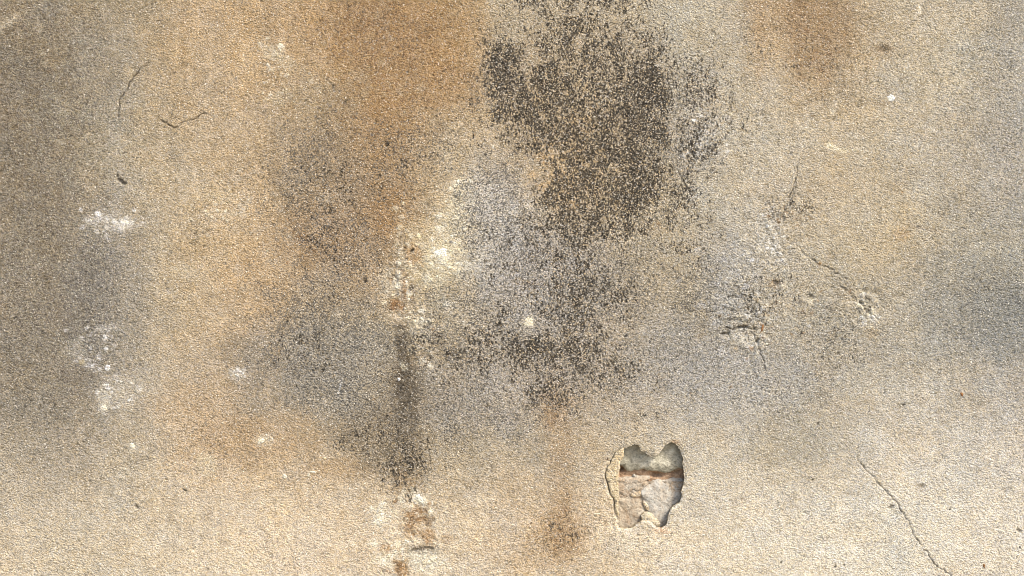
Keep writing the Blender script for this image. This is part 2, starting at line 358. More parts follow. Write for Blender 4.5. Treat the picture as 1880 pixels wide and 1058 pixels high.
tint(1060,230,145,190,(134,116,88),.5); tint(1180,240,50,150,(124,110,88),.4); tint(930,140,36,60,(124,110,88),.4); tint(960,650,100,40,(128,118,102),.4); tint(1050,560,120,140,(142,132,114),.4); tint(1040,60,100,90,(150,136,108),.35); tint(1270,230,60,110,(150,144,130),.35)
def scatter(cx, cy, rx, ry, n, cols, size=(1.5, 5), op=(.4, .9), seed=0):
    rs = np.random.RandomState(seed+int(cx))
    for _ in range(n):
        x, y = rs.randn(2)*.5; q = rs.uniform(size[0], size[1])*rs.uniform(.4, 1)
        c_ = np.array(cols[rs.randint(len(cols))], float)+rs.uniform(-8, 8)
        if c_.mean() > 175: bump(cx+x*rx, cy+y*ry, q*1.1, q*.9, .0009, 0, .3, .4)
        tint(cx+x*rx, cy+y*ry, q*rs.uniform(.8, 1.7), q, c_, rs.uniform(*op), rs.uniform(-50, 50), .4, .5)
CR = [(214,204,170),(224,216,188),(198,182,146)]; WH = [(206,202,188),(222,218,206)]; BR = [(130,94,56),(112,86,56),(150,112,70)]; DK = [(96,88,74),(84,76,62)]
scatter(812,470,50,60,60,CR,(2,9)); scatter(840,370,22,60,22,CR,(2,7)); scatter(745,540,34,70,40,CR+[(170,150,116)],(2,8)); scatter(768,620,26,60,26,CR,(2,7)); scatter(742,530,26,70,26,BR+DK,(1.5,5))
scatter(730,560,16,12,12,BR,(2,6)); scatter(206,412,50,20,30,WH,(2,7)); scatter(180,620,40,50,26,WH,(1.5,5)); scatter(215,720,50,34,34,WH,(2,7)); scatter(160,665,24,14,12,WH,(1.5,4)); scatter(436,685,18,16,14,WH,(2,5))
scatter(760,935,34,40,30,CR,(2,8)); scatter(765,960,30,46,34,BR,(2,7)); scatter(720,1010,36,36,34,CR,(2,8)); scatter(780,1035,34,24,26,CR,(2,7)); scatter(735,1045,20,18,12,BR,(2,6)); scatter(698,945,18,26,22,CR,(2,7))
scatter(1390,600,60,60,50,WH+CR,(1.5,6)); scatter(1390,600,60,60,40,BR+DK,(1.5,4)); scatter(1410,450,50,50,36,WH,(1.5,5)); scatter(1450,400,50,40,26,DK+BR,(1.5,4)); scatter(1590,575,32,36,26,CR+WH,(2,6)); scatter(1585,565,30,30,16,DK,(1.5,4))
scatter(1285,260,50,50,30,WH,(1.5,6)); scatter(1275,280,40,40,26,DK,(1.5,6)); scatter(510,130,50,60,30,CR,(1.5,6)); scatter(590,200,60,60,26,DK,(1.5,4)); scatter(560,420,60,60,30,BR+DK,(1.5,4)); scatter(410,390,50,40,20,CR,(1.5,5))
scatter(1500,560,70,60,30,BR+DK,(1.5,5)); scatter(1400,520,110,120,110,WH+CR,(1.5,6),(.25,.6)); scatter(1330,560,60,110,40,[(158,158,156),(172,170,162)],(2,8),(.3,.6)); scatter(735,470,20,110,50,CR,(2,7),(.3,.7)); scatter(690,130,130,130,70,[(168,148,112),(160,140,108)],(3,10),(.15,.45)); scatter(450,380,130,250,110,[(172,158,130),(166,150,122)],(3,12),(.15,.4)); scatter(745,760,30,110,60,DK,(2,6),(.3,.6)); scatter(745,760,40,110,40,[(156,142,116)],(1.5,5),(.3,.7)); scatter(940,500,900,500,160,WH+CR,(1,3.2)); scatter(940,500,900,500,200,DK+BR,(1,3)); scatter(940,500,1000,520,160,[(190,176,146),(146,134,112),(150,128,96)],(4,16),(.1,.3)); scatter(1500,90,50,90,40,BR,(1.5,5),(.3,.6)); scatter(700,100,120,120,60,BR,(1.5,5),(.2,.5)); scatter(1030,980,50,40,50,BR,(1.5,5),(.3,.6))
# --- growths
scatter(1040,300,60,110,70,[(196,156,100),(186,146,92),(206,170,116)],(3,9),(.3,.7)); scatter(1140,300,50,120,30,[(190,150,98)],(2,7),(.3,.6)); scatter(1060,150,110,80,40,[(190,158,108)],(2,6),(.3,.6)); scatter(1060,600,120,90,40,[(190,160,112)],(2,5),(.3,.6))
MB = 1.10
for b in [(925,130,34,60,.64),(1195,170,36,90,.70),(1170,330,40,70,.72),(990,640,90,40,.58),(1060,560,60,120,.52),(1000,170,70,80,.58),(1110,110,70,60,.54),(1000,290,50,60,.50),(1060,300,110,110,.58),(1050,400,90,60,.56),(1060,190,155,170,.56),(1000,200,90,110,.56),(1060,70,110,70,.50),(1080,340,110,110,.55),(1170,200,50,120,.64),(1170,340,40,80,.68),(1000,640,90,50,.50),(1050,440,70,90,.48),(1060,60,110,80,.44),(1060,470,110,110,.42),(1030,630,140,90,.42),(1075,0,110,60,.44),(1150,260,80,150,.56),(925,135,38,60,.62),(950,200,60,60,.50),(1040,190,110,80,.50),(1180,160,55,70,.60),(1130,200,60,60,.52),(1190,240,40,60,.62),(1160,315,60,70,.66),(1040,270,90,70,.50),
          (1060,360,90,60,.52),(1150,370,50,40,.60),(1090,420,80,50,.50),(1000,420,60,60,.40),(1060,480,70,70,.46),(1010,560,70,60,.42),(1120,540,70,60,.42),(960,640,90,50,.50),(900,620,60,60,.44),
          (1050,640,80,60,.48),(1130,680,70,40,.42),(1010,720,60,40,.42),(860,660,60,60,.40),(1040,90,120,60,.42),(1070,30,90,60,.44),(975,6,50,22,.46),(1130,6,80,18,.42),(1060,140,90,60,.46),(1050,60,70,70,.44),(1050,230,110,60,.52),(1080,330,90,90,.54),(1000,270,60,50,.44),
          (1280,160,50,40,.46),(1275,270,50,44,.48),(1290,220,70,110,.38),(1250,380,50,80,.40),(1250,450,60,60,.34),(600,340,70,70,.30),(740,290,60,50,.30),(600,430,60,60,.30),(790,640,50,60,.36),(745,850,60,50,.44),(930,470,60,90,.30),
          (1180,760,70,40,.24),(1460,380,60,20,.34),(1400,560,70,60,.30),(1400,80,60,60,.2),(1490,110,60,70,.26),(1030,980,60,40,.28),(560,640,80,60,.30),(640,500,70,70,.30),(690,800,80,40,.36),(1520,640,60,60,.24),(870,260,40,60,.28),(1180,120,30,30,.56)]:
    grow_on(MOULD, b[0], b[1], b[2]*1.1, b[3]*1.1, b[4]*MB, rag=.4, soft=.9, grain=0)
for b in [(1020,300,18,30,-.2),(950,330,40,40,-.5),(1100,455,24,10,-.4),(972,592,22,22,-1)]:
    grow_on(MOULD, *b, rag=.7)
for b in [(900,380,70,110,.42),(960,460,80,90,.46),(870,600,120,90,.42),(1000,560,100,80,.42),(600,600,140,110,.40),(620,720,110,60,.38),(560,320,70,110,.36),(880,760,130,60,.38),(820,560,60,60,.34),(1250,300,60,120,.38),
          (640,440,90,90,.36),(1300,540,90,80,.36),(1270,160,60,50,.38),(1250,680,90,60,.30),(1060,680,160,80,.40),(1090,500,120,120,.40),(900,170,40,60,.36),(1400,700,120,80,.26),(1830,560,90,70,.26),(180,520,70,150,.24),(60,250,100,300,.20),(1500,640,160,90,.26),(1820,200,90,160,.22),(740,280,120,80,.30),(690,60,120,60,.22),(60,640,100,160,.22)]:
    grow_on(FLECK, *b)

# --- chipped, roughened areas
for (cx, cy, rx, ry, a_) in [(1375,600,60,55,.0035),(1590,560,34,40,.0035),(742,545,34,70,.003),(1275,272,40,36,.003),(1420,440,60,50,.0025),(1460,380,60,22,.003),(780,990,60,60,.0025),(1490,545,16,14,.003),(1120,150,90,90,.0012),(1040,300,120,140,.0014),(600,340,80,100,.001),(1170,955,50,25,.002)]:
    w, m = blob(cx, cy, rx, ry); H[w] += m*a_*(fbm(PX[w], PY[w], 18, 4, 210, 0.7)-0.15)*1.8
def pit(cx, cy, rx, ry, d, ang=0, dark=.5):
    w, m = blob(cx, cy, rx, ry, ang, .35, .5); H[w] -= m*d; CRACK[w] = np.maximum(CRACK[w], m*dark)
pit(223,333,9,4,.006,35,.55); pit(215,323,3,3,.003,0,.6); pit(1594,572,7,4,.005,40,.45); pit(1582,556,5,3,.004,30,.45); pit(1362,601,8,2.5,.004,0,.5); pit(1332,613,9,2.6,.005,0,.6)
pit(1391,625,3,4,.004,20,.5); pit(1385,603,3,4,.004,0,.5); pit(1345,545,10,2.4,.003,0,.3); pit(1622,90,7,5,.003,0,.4); pit(338,901,4,2,.004,20,.9); pit(250,932,4,3,.004,30,.6); pit(756,460,4,2.4,.004,-30,.8)
pit(1425,520,7,4,.004,30,.4); pit(775,1010,22,4,.004,-8,.35); pit(1692,893,6,4,.003,0,.4); pit(1636,931,8,3,.003,-20,.5); pit(1503,778,2.5,2.5,.003,0,.7); pit(1493,882,2,2,.003,0,.8); pit(1660,744,3,2,.003,0,.6)
pit(1744,936,2,2,.003,0,.8); pit(1869,974,5,3,.003,20,.5); pit(1870,1004,1.6,2,.003,0,.8); pit(1534,1041,2,2,.003,0,.8); pit(1550,1038,2,2,.003,0,.8); pit(1435,1034,2,2,.003,0,.8); pit(1134,1010,2,2,.003,0,.8); pit(583,932,1.6,1.6,.003,0,.8)
pit(1478,942,3,2,.003,0,.5); pit(1600,1010,2,2,.002,0,.5); pit(1458,350,3,12,.002,10,.3); pit(1490,545,7,4,.003,30,.4); pit(1540,650,5,3,.003,0,.4); pit(1345,570,3,3,.004,0,.5); pit(1550,530,10,2,.003,35,.4)
for k in range(90):                              # scattered small pits
    pit(rng.uniform(-200,2100), rng.uniform(-150,1250), rng.uniform(1.5,3), rng.uniform(1.2,2.4), .002, rng.uniform(0,180), rng.uniform(.2,.5))

def crack(pts, wd=1.6, deep=.004, dark=.85, jit=2.2, fade=True, lip=.0007, seed=0):
    pts = np.array(pts, float); rs = np.random.RandomState(seed+int(pts[0,0]))
    out = [pts[0]]
    for a_, b_ in zip(pts[:-1], pts[1:]):
        n = max(2, int(np.hypot(*(b_-a_))/5))
        for k in range(1, n+1):
            p = a_+(b_-a_)*k/n + (rs.uniform(-jit, jit, 2)*1.25 if k < n else 0); out.append(p)
    out = np.array(out); L = len(out)-1
    for k in range(L):
        a_, b_ = out[k], out[k+1]; t_ = k/L
        f = min(1, 5*min(t_+.12, 1-t_+.04)) if fade else 1
        f *= rs.uniform(.4, 1.0)
        w = window(min(a_[0], b_[0])-9, max(a_[0], b_[0])+9, min(a_[1], b_[1])-9, max(a_[1], b_[1])+9)
        x = PX[w]; y = PY[w]; d_ = b_-a_; q = np.clip(((x-a_[0])*d_[0]+(y-a_[1])*d_[1])/max(d_@d_, 1e-6), 0, 1)
        dd = np.hypot(x-a_[0]-q*d_[0], y-a_[1]-q*d_[1])
        m = np.clip(1.15-dd/(wd*.9), 0, 1)
        CRACK[w] = np.maximum(CRACK[w], m*dark*f)
        DEEP[w] = np.maximum(DEEP[w], m*deep*f)
        LIP[w] = np.maximum(LIP[w], np.exp(-(dd/4.5)**2)*lip*f)
DEEP = np.zeros_like(PX); LIP = np.zeros_like(PX)
crack([(275,113),(262,122),(252,133),(243,142),(236,150),(234,160),(226,170),(221,178),(218,190),(217,203),(217,224)], 1.8, .005, 1.0, 1.6)
crack([(285,216),(300,224),(308,229),(318,235),(326,233),(336,223),(352,220),(362,216),(374,207),(384,211),(392,214)], 1.8, .005, .9, 1.6)
crack([(392,214),(410,212),(430,206),(460,203)], 1.2, .002, .4, 1.5)
crack([(1500,780),(1520,795),(1545,815),(1560,826)], 1.2, .002, .45, 1.6)
crack([(1574,838),(1582,854),(1592,866),(1606,876),(1615,890),(1628,903),(1645,920),(1655,940),(1670,963),(1678,985),(1693,1003),(1704,1018),(1714,1035),(1740,1052),(1765,1085)], 1.8, .0045, .85, 1.8, True, .001)
crack([(1465,300),(1460,328),(1454,350),(1449,366)], 1.7, .004, .9, 1.4); crack([(1449,366),(1455,385),(1452,400)], 1.3, .003, .5, 2)
crack([(1461,445),(1480,470),(1500,483),(1520,490),(1540,503),(1562,518)], 1.7, .004, .7, 2); crack([(1562,518),(1578,540),(1598,566),(1612,590)], 1.4, .003, .5, 3)
crack([(1449,366),(1440,385),(1424,400),(1402,410)], 1.3, .003, .55, 3); crack([(1455,385),(1475,398),(1490,392)], 1.3, .003, .5, 3); crack([(1330,600),(1345,606),(1362,601),(1376,604)], 1.8, .004, .8, 2); crack([(1385,612),(1402,600),(1410,585)], 1.3, .003, .55, 2)
crack([(1345,545),(1360,540),(1378,546)], 1.4, .003, .6, 2); crack([(1575,548),(1588,562),(1600,578),(1596,592)], 1.6, .004, .7, 3); crack([(1714,1035),(1722,1050),(1726,1090)], 1.3, .003, .5, 2); crack([(1645,920),(1652,930),(1663,932)], 1.3, .003, .6, 1.5)
crack([(1410,430),(1420,448),(1430,462),(1450,480)], 1.3, .003, .5, 2.5); crack([(1376,425),(1398,455),(1420,470)], 1.3, .003, .4, 3)
crack([(1690,404),(1713,418),(1740,420),(1782,419)], 1.2, .002, .4, 2); crack([(1788,500),(1800,520),(1822,535),(1842,533),(1876,531)], 1.4, .003, .55, 2)
crack([(1340,604),(1360,599),(1375,602),(1385,615),(1392,630),(1400,655),(1406,690)], 1.6, .004, .8, 2.4)
crack([(700,492),(718,500),(728,512),(742,510),(752,500)], 1.4, .003, .7, 2.5); crack([(728,512),(738,525),(737,545),(742,562),(748,575)], 1.4, .003, .55, 2.5)
crack([(738,700),(742,730),(740,760)], 1.0, .001, .2, 2); crack([(1062,560),(1018,620),(1016,690)], 1.0, .001, .3, 4); crack([(1018,470),(1022,560),(1017,640)], 1.2, .002, .4, 4)
crack([(1412,180),(1406,205),(1404,222)], 1.1, .002, .45, 1.5); crack([(1247,930),(1258,948),(1262,970),(1272,985)], 1, .002, .35, 2); crack([(1137,970),(1128,985),(1132,1000)], 1, .002, .35, 2); crack([(1228,812),(1236,800),(1250,792)], 1, .002, .3, 2)
crack([(190,925),(172,935)], 1, .001, .2, 1.5)
crack([(745,920),(741,960),(752,1000),(744,1040)], 1.2, .002, .3, 4); crack([(1230,980),(1260,1010),(1300,1045)], .9, .001, .15, 4)
H += LIP*0.8; H -= DEEP
# pale hairline scratch
w, m = blob(626,708,2,15,14,.4,.3); SRGB[w] = SRGB[w]*(1-m[...,None]*.6)+np.array([206,204,196])*m[...,None]*.6

def Hat(px, py):
    i = np.clip(np.searchsorted(xs, px)-1, 0, NX-2); j = np.clip(np.searchsorted(ys, py)-1, 0, NY-2)
    u = (px-xs[i])/(xs[i+1]-xs[i]); v = (py-ys[j])/(ys[j+1]-ys[j])
    return (H[j,i]*(1-u)+H[j,i+1]*u)*(1-v)+(H[j+1,i]*(1-u)+H[j+1,i+1]*u)*v

# ------------------------------------------------------------ the hole knocked through the coat
def zp(l): return np.array([(1090+x/4.81, 790+y/4.81) for x, y in l])
OUT_L = [(262,160),(235,163),(205,185),(175,215),(150,260),(135,310),(108,345),(100,385),(104,435),(122,480),(129,520),(145,575),(172,605),(180,650),(178,700),(192,740),(212,778)]
OUT_R = [(226,815),(222,850),(240,862),(275,870),(330,868),(350,852),(385,830),(420,805),(450,798),(490,803),(525,817),(545,840),(556,862),(580,860),(600,864),(635,850),(648,820),(655,780),(668,740),(685,695),(720,668),(760,640),(778,605),(785,570),(776,545),(790,500),(800,455),(803,410),(797,360),(790,310),(790,260),(775,200),(760,165),(735,135),(700,112),(670,112),(640,130),(620,160),(600,185),(575,215),(545,232),(510,235),(480,215),(440,195),(415,180),(405,150),(390,130),(360,122),(330,140),(290,150)]
def ragged(pts, closed=True, seglen=1.6, amp=1.1, seed=3):
    n = len(pts); out = []; acc = 0
    for k in range(n if closed else n-1):
        a_, b_ = pts[k], pts[(k+1) % n]; L = np.hypot(*(b_-a_)); m = max(1, int(round(L/seglen)))
        d_ = (b_-a_)/max(L, 1e-6); nrm = np.array([-d_[1], d_[0]])
        for q in range(m):
            p = a_+(b_-a_)*q/m; s_ = acc+L*q/m
            out.append(p+nrm*float(amp*(fbm(np.array([s_]), np.array([seed*7.7]), 9, 3, seed, 0.7)[0])*1.6))
        acc += L
    if not closed: out.append(pts[-1])
    return np.array(out)
hole = ragged(zp(OUT_L+OUT_R), True, 1.5, 1.7, 3)
def inside(poly, x, y):
    r = np.zeros(x.shape, bool); n = len(poly); j = n-1
    for i in range(n):
        xi, yi = poly[i]; xj, yj = poly[j]
        if yi != yj:
            r ^= ((yi > y) != (yj > y)) & (x < (xj-xi)*(y-yi)/(yj-yi)+xi)
        j = i
    return r
wj, wi = window(1095, 1275, 800, 985)
cx_ = (PX[:-1,:-1]+PX[1:,1:])/2; cy_ = (PY[:-1,:-1]+PY[1:,1:])/2
cut = np.zeros((NY-1, NX-1), bool); cut[wj, wi] = inside(hole, cx_[wj, wi], cy_[wj, wi])
# boundary vertices: used by both kept and cut cells -> slide on to the outline
tk = np.zeros((NY, NX), bool); tc = np.zeros((NY, NX), bool)
for dj in (0, 1):
    for di in (0, 1):
        tk[dj:NY-1+dj, di:NX-1+di] |= ~cut; tc[dj:NY-1+dj, di:NX-1+di] |= cut
bj, bi = np.nonzero(tk & tc)
VX = PX.copy(); VY = PY.copy()
A_ = hole; B_ = np.roll(hole, -1, 0); D_ = B_-A_; LL = (D_**2).sum(1)
P = np.stack([PX[bj, bi], PY[bj, bi]], 1)
q = np.clip(((P[:,None]-A_[None])*D_[None]).sum(2)/LL[None], 0, 1); Q = A_[None]+q[...,None]*D_[None]
dd = ((P[:,None]-Q)**2).sum(2); k = dd.argmin(1); Q = Q[np.arange(len(P)), k]
VX[bj, bi] = Q[:,0]; VY[bj, bi] = Q[:,1]
# rounded arris: the coat falls back a little at its edge, some crumbs missing
yy, xx = PX[wj, wi], PY[wj, wi]
for _ in range(1):
    pp = np.stack([yy.ravel(), xx.ravel()], 1); dmin = np.full(len(pp), 1e9)
    for s0 in range(0, len(A_), 40):
        a_ = A_[s0:s0+40]; d_ = D_[s0:s0+40]; l_ = LL[s0:s0+40]
        q = np.clip(((pp[:,None]-a_[None])*d_[None]).sum(2)/l_[None], 0, 1); dmin = np.minimum(dmin, np.sqrt(((pp[:,None]-a_[None]-q[...,None]*d_[None])**2).sum(2).min(1)))
    dmin = dmin.reshape(yy.shape)
H[wj, wi] -= (0.0022+.0025*np.clip(fb(PX[wj, wi], PY[wj, wi], 9, 3, 610), 0, 1))*np.exp(-(dmin/(2.2+1.6*np.clip(fb(PX[wj, wi], PY[wj, wi], 16, 2, 620), 0, 1)))**2)
H[wj, wi] += .0009*np.exp(-((dmin-6)/5)**2)*fb(PX[wj, wi], PY[wj, wi], 12, 3, 630)

SRGB[wj, wi] += (np.exp(-(dmin/4)**2)*10)[..., None]
H[bj, bi] = H[bj, bi]-0.0008*np.abs(rng.randn(len(bj)))

THICK = 0.022
V = np.stack([X(VX), -H, Z(VY)], -1).reshape(-1, 3)
idx = np.arange(NY*NX).reshape(NY, NX)
F = np.stack([idx[1:,:-1], idx[1:,1:], idx[:-1,1:], idx[:-1,:-1]], -1)[~cut]
# thickness of the coat at the hole and round the wall's own edge
E = {}
be = []
cj, ci = np.nonzero(cut)
for j, i in zip(cj, ci):
    if not cut[j-1, i]: be.append((idx[j, i], idx[j, i+1]))
    if not cut[j+1, i]: be.append((idx[j+1, i+1], idx[j+1, i]))
    if not cut[j, i-1]: be.append((idx[j+1, i], idx[j, i]))
    if not cut[j, i+1]: be.append((idx[j, i+1], idx[j+1, i+1]))
ring = [be[0]]; nxt = {}
for a_, b_ in be: nxt.setdefault(a_, []).append(b_)
bverts = sorted(set([a_ for a_, b_ in be]+[b_ for a_, b_ in be])); bmap = {v: n for n, v in enumerate(bverts)}
base = len(V); layers = []
bp = V[bverts]; cen = np.array([X(1185), 0, Z(895)])
for L, yb in enumerate([0.004, 0.010, 0.016, THICK+0.004]):
    p = bp.copy(); p[:,1] = np.maximum(yb, p[:,1]+.001)+0.0010*rng.randn(len(p))*(L < 3)
    out = p-cen; out[:,1] = 0; out /= np.linalg.norm(out, axis=1)[:,None]
    p += out*((0.0012*(L+1)) + 0.0022*fbm(p[:,0]/S, p[:,2]/S, 7, 2, 300+L*3)[:,None])
    layers.append(p)
Fr = []
nb = len(bverts)
for a_, b_ in be:
    a, b = bmap[a_], bmap[b_]
    Fr.append((a_, b_, base+b, base+a))
    for L in range(3): Fr.append((base+L*nb+a, base+L*nb+b, base+(L+1)*nb+b, base+(L+1)*nb+a))
V = np.concatenate([V]+layers)
# outer edge
eb = len(V)
edge = np.concatenate([idx[0,:], idx[1:,-1], idx[-1,:-1][::-1], idx[1:-1,0][::-1]])
back = V[edge].copy(); back[:,1] = THICK+.03; V = np.concatenate([V, back])
m_ = len(edge)
Fe = [(edge[n], edge[(n+1) % m_], eb+(n+1) % m_, eb+n) for n in range(m_)]
F = np.concatenate([F, np.array(Fr), np.array(Fe)])
ch = np.clip(SRGB[..., 0]-SRGB[..., 2]-36, 0, 60); SRGB[..., 1] += .015*ch
lum = SRGB.mean(-1, keepdims=True); SRGB = (SRGB-lum)*0.82+lum     # the eye reads a stain stronger than it is
SRGB *= GAIN
COL = np.ones((len(V), 4), np.float32); COL[:NY*NX,:3] = alb(np.clip(SRGB, 20, 240)).reshape(-1, 3)
COL[base:eb,:3] = alb((176,160,128)); COL[eb:,:3] = alb((170,155,125))
GRO = np.zeros((len(V), 4), np.float32)
GRO[:NY*NX] = np.stack([MOULD, FLECK, np.clip(CRACK, 0, 1), np.clip(0.76*(2.25-SRGB.mean(-1)/125+1.3*(FLECK-.1)+.5*MOULD+.35*fb(PX,PY,150,3,95)), .5, 1.7)], -1).reshape(-1, 4)
GRO[base:, 1] = .1; GRO[base:, 3] = 1

wall = empty('plaster_wall', (0, 0.2, 0), kind='thing', label='weathered beige sand plaster wall with black mould, brown stains, cracks and a hole', category='wall')
def addp(o):
    o.parent = wall; o.matrix_parent_inverse = wall.matrix_world.inverted() ; o.location = (0, -0.2, 0); o.matrix_parent_inverse.identity()
    return o
def put_attr(o, name, data):
    at = o.data.color_attributes.new(name, 'FLOAT_COLOR', 'POINT'); at.data.foreach_set('color', np.asarray(data, np.float32).ravel())
coat = addp(mesh_np('plaster_coat', V, F, M_RENDER))
put_attr(coat, 'stain', COL); put_attr(coat, 'growth', GRO)

# masonry core behind the coat
def box(name, x0, x1, y0, y1, z0, z1, mat):
    v = np.array([(x, y, z) for x in (x0, x1) for y in (y0, y1) for z in (z0, z1)])
    f = np.array([(0,1,3,2),(4,6,7,5),(0,4,5,1),(2,3,7,6),(0,2,6,4),(1,5,7,3)])
    return mesh_np(name, v, f, mat, smooth=False)
M_MUD = mat_stone('brown_earth_mortar', A(170,136,104), A(134,108,84), A(192,164,132), 30, amount=.6)
core = addp(box('masonry_core', X(WX0)+.002, X(WX1)-.002, THICK+.032, 0.42, -.02, Z(WY0)-.002, M_MUD))

# loose piece: sheet of the same render, split off along the crack left of the hole
INNER = [(262,168),(266,200),(262,235),(243,268),(229,300),(234,330),(224,360),(218,400),(217,480),(221,560),(225,600),(216,640),(219,690),(222,745),(217,772)]
def sheet(outer_poly, name, y_off, thick, colour, mat, tilt=0.0, dome=0.0, taper=0.0, attrs=True, st=1.3, copycolour=True, rough=.0005):
    """a plate of render filling an outline (photograph pixels), with real thickness; its front follows the wall"""
    x0, y0 = outer_poly.min(0)-2; x1, y1 = outer_poly.max(0)+2
    gx = np.arange(x0, x1, st); gy = np.arange(y0, y1, st); gX, gY = np.meshgrid(gx, gy)
    c = inside(outer_poly, (gX[:-1,:-1]+gX[1:,1:])/2, (gY[:-1,:-1]+gY[1:,1:])/2)
    ny, nx = gX.shape; id_ = np.arange(ny*nx).reshape(ny, nx)
    k1 = np.zeros((ny,nx), bool); k0 = np.zeros((ny,nx), bool); cp = np.pad(c, 1)
    cells = [cp[:-1,:-1], cp[1:,:-1], cp[:-1,1:], cp[1:,1:]]
    used = cells[0]|cells[1]|cells[2]|cells[3]; full = cells[0]&cells[1]&cells[2]&cells[3]
    bd = used & ~full
    P_ = np.stack([gX, gY], -1); A0 = outer_poly; D0 = np.roll(A0,-1,0)-A0; L0 = np.maximum((D0**2).sum(1), 1e-9)
    pu = P_[used]; q = np.clip(((pu[:,None]-A0)*D0).sum(2)/L0, 0, 1); Q = A0+q[...,None]*D0; d2 = ((pu[:,None]-Q)**2).sum(2); kk = d2.argmin(1)
    dist = np.zeros((ny,nx)); dist[used] = np.sqrt(d2.min(1)); snap = Q[np.arange(len(pu)), kk]
    tmp = P_[used]; b_ = bd[used]; tmp[b_] = snap[b_]; P_[used] = tmp
    dist[bd] = 0
    h = Hat(np.clip(P_[...,0],0,1880), np.clip(P_[...,1],0,1058)) if copycolour else 0
    u = (P_[...,0]-x0)/(x1-x0)
    y = y_off-h*0.5-tilt*u-dome*(1-np.exp(-(dist/5)**2))+rough*fbm(P_[...,0],P_[...,1],6,3,410)+.0014*np.exp(-(dist/1.6)**2)
    Vf = np.stack([X(P_[...,0]), y, Z(P_[...,1])], -1).reshape(-1,3)
    Vb = Vf.copy(); Vb[:,1] += thick
    sel = np.nonzero(used.ravel())[0]; mp = -np.ones(ny*nx, int); mp[sel] = np.arange(len(sel)); n = len(sel)
    q4 = np.stack([id_[1:,:-1], id_[1:,1:], id_[:-1,1:], id_[:-1,:-1]], -1)[c]
    f = mp[q4]; fb = f[:, ::-1]+n; fs = []
    es = {}
    for r in f:
        for a, b in ((r[0],r[1]),(r[1],r[2]),(r[2],r[3]),(r[3],r[0])): es[(a,b)] = 1
    for (a, b) in es:
        if (b, a) not in es: fs.append((b, a, a+n, b+n))
    VV = np.concatenate([Vf[sel], Vb[sel]])
    o = addp(mesh_np(name, VV, np.concatenate([f, fb, np.array(fs)]), mat))
    if attrs:
        s_ = np.array(colour, float)+ 6*fbm(P_[...,0],P_[...,1],10,3,77)[...,None]
        cc = np.ones((ny*nx,4)); cc[:,:3] = alb(np.clip(s_*GAIN,20,240)).reshape(-1,3); cc = cc[sel]
        put_attr(o, 'stain', np.concatenate([cc, cc])); g = np.zeros((2*n,4)); g[:,1] = .1; g[:,3] = .9; put_attr(o, 'growth', g)
    return o
cr = ragged(zp(OUT_L), False, 1.5, 1.7, 3)                   # same ragged line as the hole's own edge
o_in = ragged(zp(INNER), False, 1.6, .7, 8)
cen_f = np.array([1090+200/4.81, 0])
cr2 = cr.copy(); cr2[:,0] += 1.5+.7*fbm(cr[:,1], cr[:,0]*0, 14, 2, 5)      # the open crack
flake = sheet(np.concatenate([cr2, o_in[::-1]])[:], 'loose_plaster_piece', -0.0008, .017, (196,178,142), M_RENDER, tilt=.0025)
flake['label'] = 'loose strip of plaster split off by a curved crack on the left of the hole'

# ------------------------------------------------------------ stones seen through the hole
def stone(poly, y_front, bulge, mat, label, seed=0, back=.075, rough=.0035, flat=.55, tiltx=0, tiltz=0):
    pts = ragged(zp(poly), True, 2.2, 1.3, seed+20); c = pts.mean(0); n = len(pts); rings = 16
    VV = []; 
    for k in range(rings+1):
        r = 1-(1-k/rings)**1.6; r = max(r, .002)
        p = c+(pts-c)*r
        e = max(0, (r-flat)/(1-flat)); 
        y = y_front+bulge*(1-math.sqrt(max(0, 1-e*e*.98)))
        nn = rough*(fbm(p[:,0]+seed*50, p[:,1], 30, 5, seed+3, .6)) + .0022*fbm(p[:,0], p[:,1], 8, 4, seed+9, .65)
        yv = y-nn+tiltx*(p[:,0]-c[0])*S+tiltz*(p[:,1]-c[1])*S
        VV.append(np.stack([X(p[:,0]), yv, Z(p[:,1])], 1))
    for yb in (back*.6, back):
        p = c+(pts-c)*1.0; VV.append(np.stack([X(p[:,0]), np.full(n, max(yb, y_front+bulge+.004)), Z(p[:,1])], 1))
    VV = np.concatenate(VV); f = []
    R_ = rings+3
    for k in range(R_-1):
        for i in range(n):
            j = (i+1) % n; f.append((k*n+i, (k+1)*n+i, (k+1)*n+j, k*n+j))
    o = addp(mesh_np('stone', VV, np.array(f)[:, ::-1], mat)); 
    if label: o['label'] = label
    return o
M_ST_A = mat_stone('grey_green_stone', A(178,172,150), A(200,192,168), A(144,138,116), 22, amount=.7)
M_ST_B = mat_stone('pale_grey_stone', A(188,184,170), A(168,162,148), A(180,164,140), 20, amount=.6)
M_ST_C = mat_stone('pinkish_stone', A(176,162,138), A(152,128,100), A(188,178,156), 22, amount=.7)
M_ST_D = mat_stone('cream_stone', A(184,175,156), A(166,154,134), A(168,142,110), 30, amount=.8)
stone([(200,80),(330,70),(480,90),(640,60),(780,70),(850,200),(840,330),(812,368),(770,362),(740,374),(700,396),(660,404),(625,396),(590,392),(545,384),(500,382),(455,366),(420,378),(372,380),(345,392),(310,384),(285,360),(262,340),(230,335),(160,250)], .024, .014, M_ST_A, 'grey green rounded stone in the upper half of the hole', 1, tiltz=-.06, rough=.006)
stone([(425,572),(452,540),(480,512),(520,496),(540,470),(600,462),(650,466),(700,452),(740,446),(830,440),(860,600),(840,760),(740,860),(640,920),(560,920),(500,860),(490,760),(462,660)], .0245, .009, M_ST_B, 'large pale grey stone at the lower right of the hole', 2, tiltx=.10, rough=.006)
